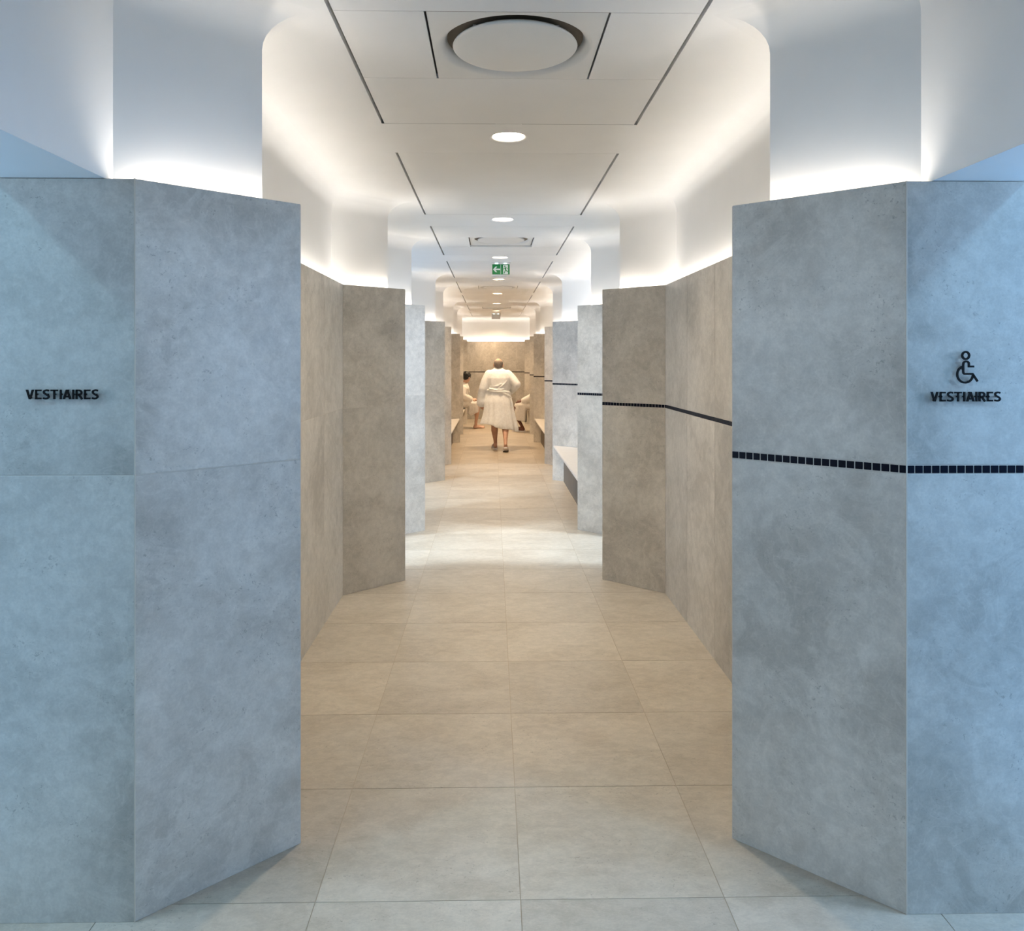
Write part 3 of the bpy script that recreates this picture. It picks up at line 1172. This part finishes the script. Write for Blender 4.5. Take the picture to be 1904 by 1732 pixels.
# --- the walking bather, seen from behind
W = tag(empty('person', (0.020, 13.74, 0)), 'bather in a white robe walking away down the middle of the passage', 'person')
bm = bmesh.new()
HC = (0.0, 0.0, 1.502)
loft(bm, [(0.015, -.02, .80, .13, .10), (0.01, -.02, .88, .165, .12), (0, -.02, 1.0, .155, .11), (0, -.02, 1.15, .165, .115), (0, -.02, 1.28, .175, .11), (0, -.02, 1.36, .13, .085), (0, -.015, 1.40, .06, .06)], 24)
limb(bm, [(0, -.015, 1.34), (0, -.005, 1.43), (0, 0.0, 1.47)], [.066, .060, .058])
T_, R3 = head(bm, HC, 0, -0.12, 1.0)
# standing (left) leg, trailing (right) leg
limb(bm, [(-.085, -.01, .84), (-.075, .03, .62), (-.070, .05, .46)], [.098, .078, .056])
limb(bm, [(-.070, .05, .46), (-.067, .03, .34), (-.057, .045, .18), (-.052, .05, .105)], [.056, .062, .036, .032])
foot(bm, (-.052, .05, .107), (-.080, .265, .046))
limb(bm, [(.095, -.02, .84), (.11, -.05, .62), (.118, -.07, .46)], [.098, .076, .056])
limb(bm, [(.118, -.07, .46), (.122, -.19, .37), (.120, -.34, .225), (.120, -.41, .165)], [.056, .060, .037, .032])
limb(bm, [(.120, -.41, .165), (.120, -.45, .125)], [.033, .030])
limb(bm, [(.120, -.44, .12), (.121, -.39, .085), (.122, -.32, .042)], [.030, .037, .032])
for i in range(5):
    limb(bm, [(.092 + .015 * i, -.31, .036), (.092 + .015 * i, -.262 - .005 * i, .030)], [.011 - .0007 * i, .010 - .0007 * i], 8)
# arms inside the sleeves and hands
limb(bm, [(-.18, -.01, 1.33), (-.255, -.03, 1.09), (-.285, .0, .84)], [.05, .042, .028])
hand(bm, (-.287, .005, .835), (-.02, .12, -1), (1, .3, 0), 1.0, 0.45)
limb(bm, [(.18, -.01, 1.33), (.325, -.06, 1.14), (.20, .17, 1.03)], [.05, .042, .028])
hand(bm, (.20, .17, 1.03), (-.75, .6, -.15), (-.3, -.6, 0), 1.0, 0.5)
remeshed('body', bm, M['skin'], W, 0.0075, 2)
face_parts(T_, R3, 1.0, W)
# grey fringe of hair round a bald crown
bm = bmesh.new()
n = 28
rows = []
for i in range(7):
    f = i / 6
    row = []
    for k in range(n + 1):
        q = math.radians(168 + (372 - 168) * k / n)      # from one temple round the back to the other
        back = max(0, -math.sin(q))
        z = (-0.058 + 0.02 * (1 - back)) * (1 - f) + (0.050 + 0.018 * back) * f
        r = math.sqrt(max(0.05, 1 - ((z - 0.022) / 0.094) ** 2))
        if z < 0.0:
            r = max(r, 0.90 - 1.5 * max(0, -z - .02))
        row.append(bm.verts.new(T_((0.0825 * r * math.cos(q), -0.012 + 0.1015 * r * math.sin(q), z))))
    rows.append(row)
for i in range(6):
    for k in range(n):
        bm.faces.new((rows[i][k], rows[i][k + 1], rows[i + 1][k + 1], rows[i + 1][k]))
hr = bm_obj('hair', bm, M['greyhair'], W, True)
so = hr.modifiers.new('solid', 'SOLIDIFY'); so.thickness = 0.006; so.offset = -1


def robe_fold(q, f):
    low = max(0, f - 0.42) / 0.58
    amp = 0.016 + 0.085 * low
    a = amp * (0.55 * math.sin(7 * q + 0.8 + f) + 0.5 * math.sin(12 * q + 2.1 + 2 * f) + 0.3 * math.sin(19 * q - f))
    left = max(0, math.cos(q - math.radians(205)))
    a += 0.17 * low * left ** 3
    dz = -0.075 * math.cos(q) * max(0, f - 0.8) / 0.2 + 0.012 * math.sin(5 * q) * low
    return 1 + a, dz


bm = bmesh.new()
loft(bm, [(0, -.01, 1.452, .070, .066), (0, -.012, 1.43, .098, .078), (0, -.015, 1.395, .165, .105), (0, -.015, 1.35, .208, .128), (0, -.02, 1.27, .218, .146),
          (0, -.02, 1.17, .212, .150), (0.0, -.02, 1.08, .203, .148), (0.0, -.02, 1.035, .196, .146), (0.005, -.02, 1.0, .205, .152), (0.005, -.025, .93, .222, .165), (.008, -.03, .85, .238, .18),
          (.012, -.035, .75, .248, .19), (.018, -.04, .65, .262, .205), (.026, -.045, .55, .280, .222), (.032, -.05, .47, .296, .236), (.035, -.05, .405, .305, .245)], 72, robe_fold)
limb(bm, [(-.165, -.01, 1.335), (-.225, -.025, 1.22), (-.268, -.035, 1.08), (-.292, -.01, .93), (-.300, .0, .835)], [.082, .080, .080, .082, .088], 18)
limb(bm, [(.165, -.01, 1.335), (.245, -.03, 1.25), (.318, -.055, 1.155)], [.082, .082, .078], 18)
limb(bm, [(.318, -.055, 1.155), (.275, .05, 1.10), (.215, .15, 1.045)], [.078, .078, .082], 18)
# folds above the belt
for (p0, p1, p2, r) in (((-.17, -.135, 1.085), (-.05, -.178, 1.062), (.09, -.168, 1.075), .016),
                        ((-.15, -.125, 1.12), (-.03, -.172, 1.13), (.05, -.17, 1.17), .012),
                        ((.0, -.172, 1.09), (.08, -.165, 1.15), (.15, -.13, 1.22), .011)):
    limb(bm, [p0, p1, p2], [r * .6, r, r * .5], 8)
remeshed('robe', bm, M['robe'], W, 0.010, 1)
# belt, dipping to the right, with a loose end
bm = bmesh.new()
rows = []
for k in range(49):
    q = 2 * PI * k / 48
    z = 1.035 - 0.030 * math.cos(q) - 0.012 * math.sin(2 * q)
    rows.append([bm.verts.new((.0 + (.203 + o) * math.cos(q), -.02 + (.156 + o) * math.sin(q), z + dz)) for o, dz in ((.0, -.024), (.014, -.014), (.014, .014), (.0, .024))])
for k in range(48):
    for j in range(3):
        bm.faces.new((rows[k][j], rows[k + 1][j], rows[k + 1][j + 1], rows[k][j + 1]))
bm_obj('belt', bm, M['robe'], W, True)
bm = bmesh.new()
limb(bm, [(.06, -.172, 1.022), (.14, -.155, .985), (.205, -.12, .945), (.235, -.10, .925)], [.018, .020, .017, .010], 10, (0.45, 1))
bm_obj('belt_end', bm, M['robe'], W, True)
slipper(W, (-.053, .005, 0.002), (-.078, .245, 0.002))
slipper(W, (.120, -.480, .070), (.122, -.285, -.008))


# --- seated bathers
def seated(name_label, loc, rz, robe, skin, hair_mat, lean, drape_z, ankle_y, slippers, head_yaw=0.0, drape_y=None, head_pitch=-0.25):
    P = tag(empty('person', loc, rz), name_label, 'person')
    bm = bmesh.new()
    ny, nz = lean * 1.0, 1.035 - lean * 0.15
    hc = (0, ny + 0.065, nz + 0.175)
    loft(bm, [(0, 0, .475, .15, .12), (0, .0, .56, .16, .12), (0, ny * .35, .70, .145, .105), (0, ny * .65, .84, .16, .11), (0, ny * .9, .96, .17, .10), (0, ny, nz, .06, .06)], 24)
    limb(bm, [(0, ny - .01, nz - .04), (0, ny + .02, nz + .05), (0, ny + .045, nz + .12)], [.06, .054, .053])
    T2, R2 = head(bm, hc, head_yaw, head_pitch, 0.97)
    for q in (-1, 1):
        limb(bm, [(q * .09, .02, .555), (q * .105, .24, .56), (q * .11, .43, .545)], [.085, .075, .056])
        up = 0.022 if slippers else 0.0
        limb(bm, [(q * .11, .43, .545), (q * .11, .43, .38), (q * .105, (.43 + ankle_y) / 2, .22), (q * .10, ankle_y, .09 + up)], [.056, .058, .038, .032])
        foot(bm, (q * .10, ankle_y, .085 + up), (q * .115, ankle_y + .20, .022 + up))
        ex, ey, ez = q * .235, ny * .55 + .02, .80 - lean * .2
        limb(bm, [(q * .17, ny * .92, nz - .09), (ex, ey, ez), (q * .12, .30, .665)], [.046, .040, .027])
        hand(bm, (q * .115, .31, .665), (-q * .25, 1, -.05), (0, 0, -1), 0.95, 0.35)
    remeshed('body', bm, skin, P, 0.0085, 2)
    face_parts(T2, R2, .97, P)
    bm = bmesh.new()
    ellipsoid(bm, T2((0, -0.022, 0.040)), (0.095, 0.110, 0.094), R2)
    ellipsoid(bm, T2((0, -0.055, -0.012)), (0.084, 0.066, 0.064), R2)
    rnd = random.Random(5)
    for i in range(60):
        u = rnd.uniform(0, 2 * PI); v = rnd.uniform(-0.1, 1.0)
        p = Vector((0.092 * math.cos(u) * math.sqrt(max(0, 1 - v * v)), -0.028 + 0.107 * math.sin(u) * math.sqrt(max(0, 1 - v * v)), 0.040 + 0.092 * v))
        if p.y > 0.045 and p.z < 0.085:
            continue
        ellipsoid(bm, T2(p), (.014, .014, .014))
    remeshed('hair', bm, hair_mat, P, 0.006, 1)
    # robe
    bm = bmesh.new()
    fold = lambda q, f: (1 + 0.02 * math.sin(6 * q + 5 * f) + 0.015 * math.sin(11 * q), 0)
    loft(bm, [(0, -.01, .468, .20, .155), (0, .0, .56, .205, .16), (0, ny * .3, .68, .195, .15), (0, ny * .6, .82, .20, .15), (0, ny * .85, .93, .215, .14), (0, ny * .98, nz - .02, .15, .105), (0, ny + .01, nz + .04, .078, .075)], 36, fold)
    for q in (-1, 1):
        ex, ey, ez = q * .245, ny * .55 + .02, .80 - lean * .2
        limb(bm, [(q * .165, ny * .92, nz - .085), ((q * .165 + ex) / 2, (ny * .92 + ey) / 2, (nz - .085 + ez) / 2), (ex, ey, ez)], [.076, .076, .076], 14)
        limb(bm, [(ex, ey, ez), ((ex + q * .13) / 2, (ey + .27) / 2, (ez + .675) / 2), (q * .135, .265, .675)], [.076, .070, .072], 14)
        limb(bm, [(q * .09, .02, .575), (q * .10, .24, .58), (q * .105, .40, .562)], [.108, .098, .084], 16)
    limb(bm, [(0, .05, .56), (0, .40, .555)], [.09, .08], 14)
    # skirt falling in front of the bench edge
    rows = []
    for (z, y0, y1, w) in ((.60, .20, .46, .20), (.50, .205, .485, .205), (.50 + (drape_z - .50) * .5, .205, .44 + (.50 - drape_z) * .25, .205), (drape_z, .21, drape_y or .30 + (.50 - drape_z) * .75, .205)):
        rows.append((z, y0, y1, w))
    m = 30
    R_ = []
    for (z, y0, y1, w) in rows:
        row = []
        for k in range(m):
            q = 2 * PI * k / m
            cx, cy = math.cos(q), math.sin(q)
            sq = lambda v: math.copysign(abs(v) ** 0.6, v)
            f = 1 + 0.035 * math.sin(9 * q) * (0.65 - z) * 3
            row.append(bm.verts.new((w * sq(cx) * f, (y0 + y1) / 2 + (y1 - y0) / 2 * sq(cy) * f, z - 0.03 * math.sin(2 * q) * (z < .45))))
        R_.append(row)
    for i in range(len(R_) - 1):
        for k in range(m):
            bm.faces.new((R_[i][k], R_[i][(k + 1) % m], R_[i + 1][(k + 1) % m], R_[i + 1][k]))
    bm.faces.new(R_[0][::-1]); bm.faces.new(R_[-1])
    remeshed('robe', bm, robe, P, 0.011, 3)
    # collar and belt
    bm = bmesh.new()
    for q in (-1, 1):
        limb(bm, [(q * .02, ny - .085, nz + .025), (q * .082, ny + .0, nz + .035), (q * .075, ny * .95 + .09, nz - .06), (q * .02, ny * .72 + .150, .84)], [.024, .026, .026, .022], 10)
    remeshed('collar', bm, robe, P, 0.009, 2)
    bm = bmesh.new()
    ring = []
    for k in range(33):
        q = 2 * PI * k / 32
        ring.append((.208 * math.cos(q), ny * .28 + .163 * math.sin(q), .665))
    limb(bm, ring, [.022] * 33, 8)
    bm_obj('belt', bm, robe, P, True)
    if slippers:
        for q in (-1, 1):
            slipper(P, (q * .10, ankle_y - .045, .002), (q * .115, ankle_y + .18, .002))
    return P


seated('dark-haired bather in a cream robe sitting barefoot on the left bench', (-0.875, 18.05, 0), -PI / 2, M['robe2'], M['skin2'], M['blackhair'], 0.13, 0.33, 0.40, False, head_yaw=0.9, drape_y=0.29)
seated('bather in cream robe and white slippers on the right bench, half hidden by the wall', (0.885, 17.25, 0), PI / 2, M['robe2'], M['skin3'], M['blackhair'], -0.03, 0.24, 0.31, True)
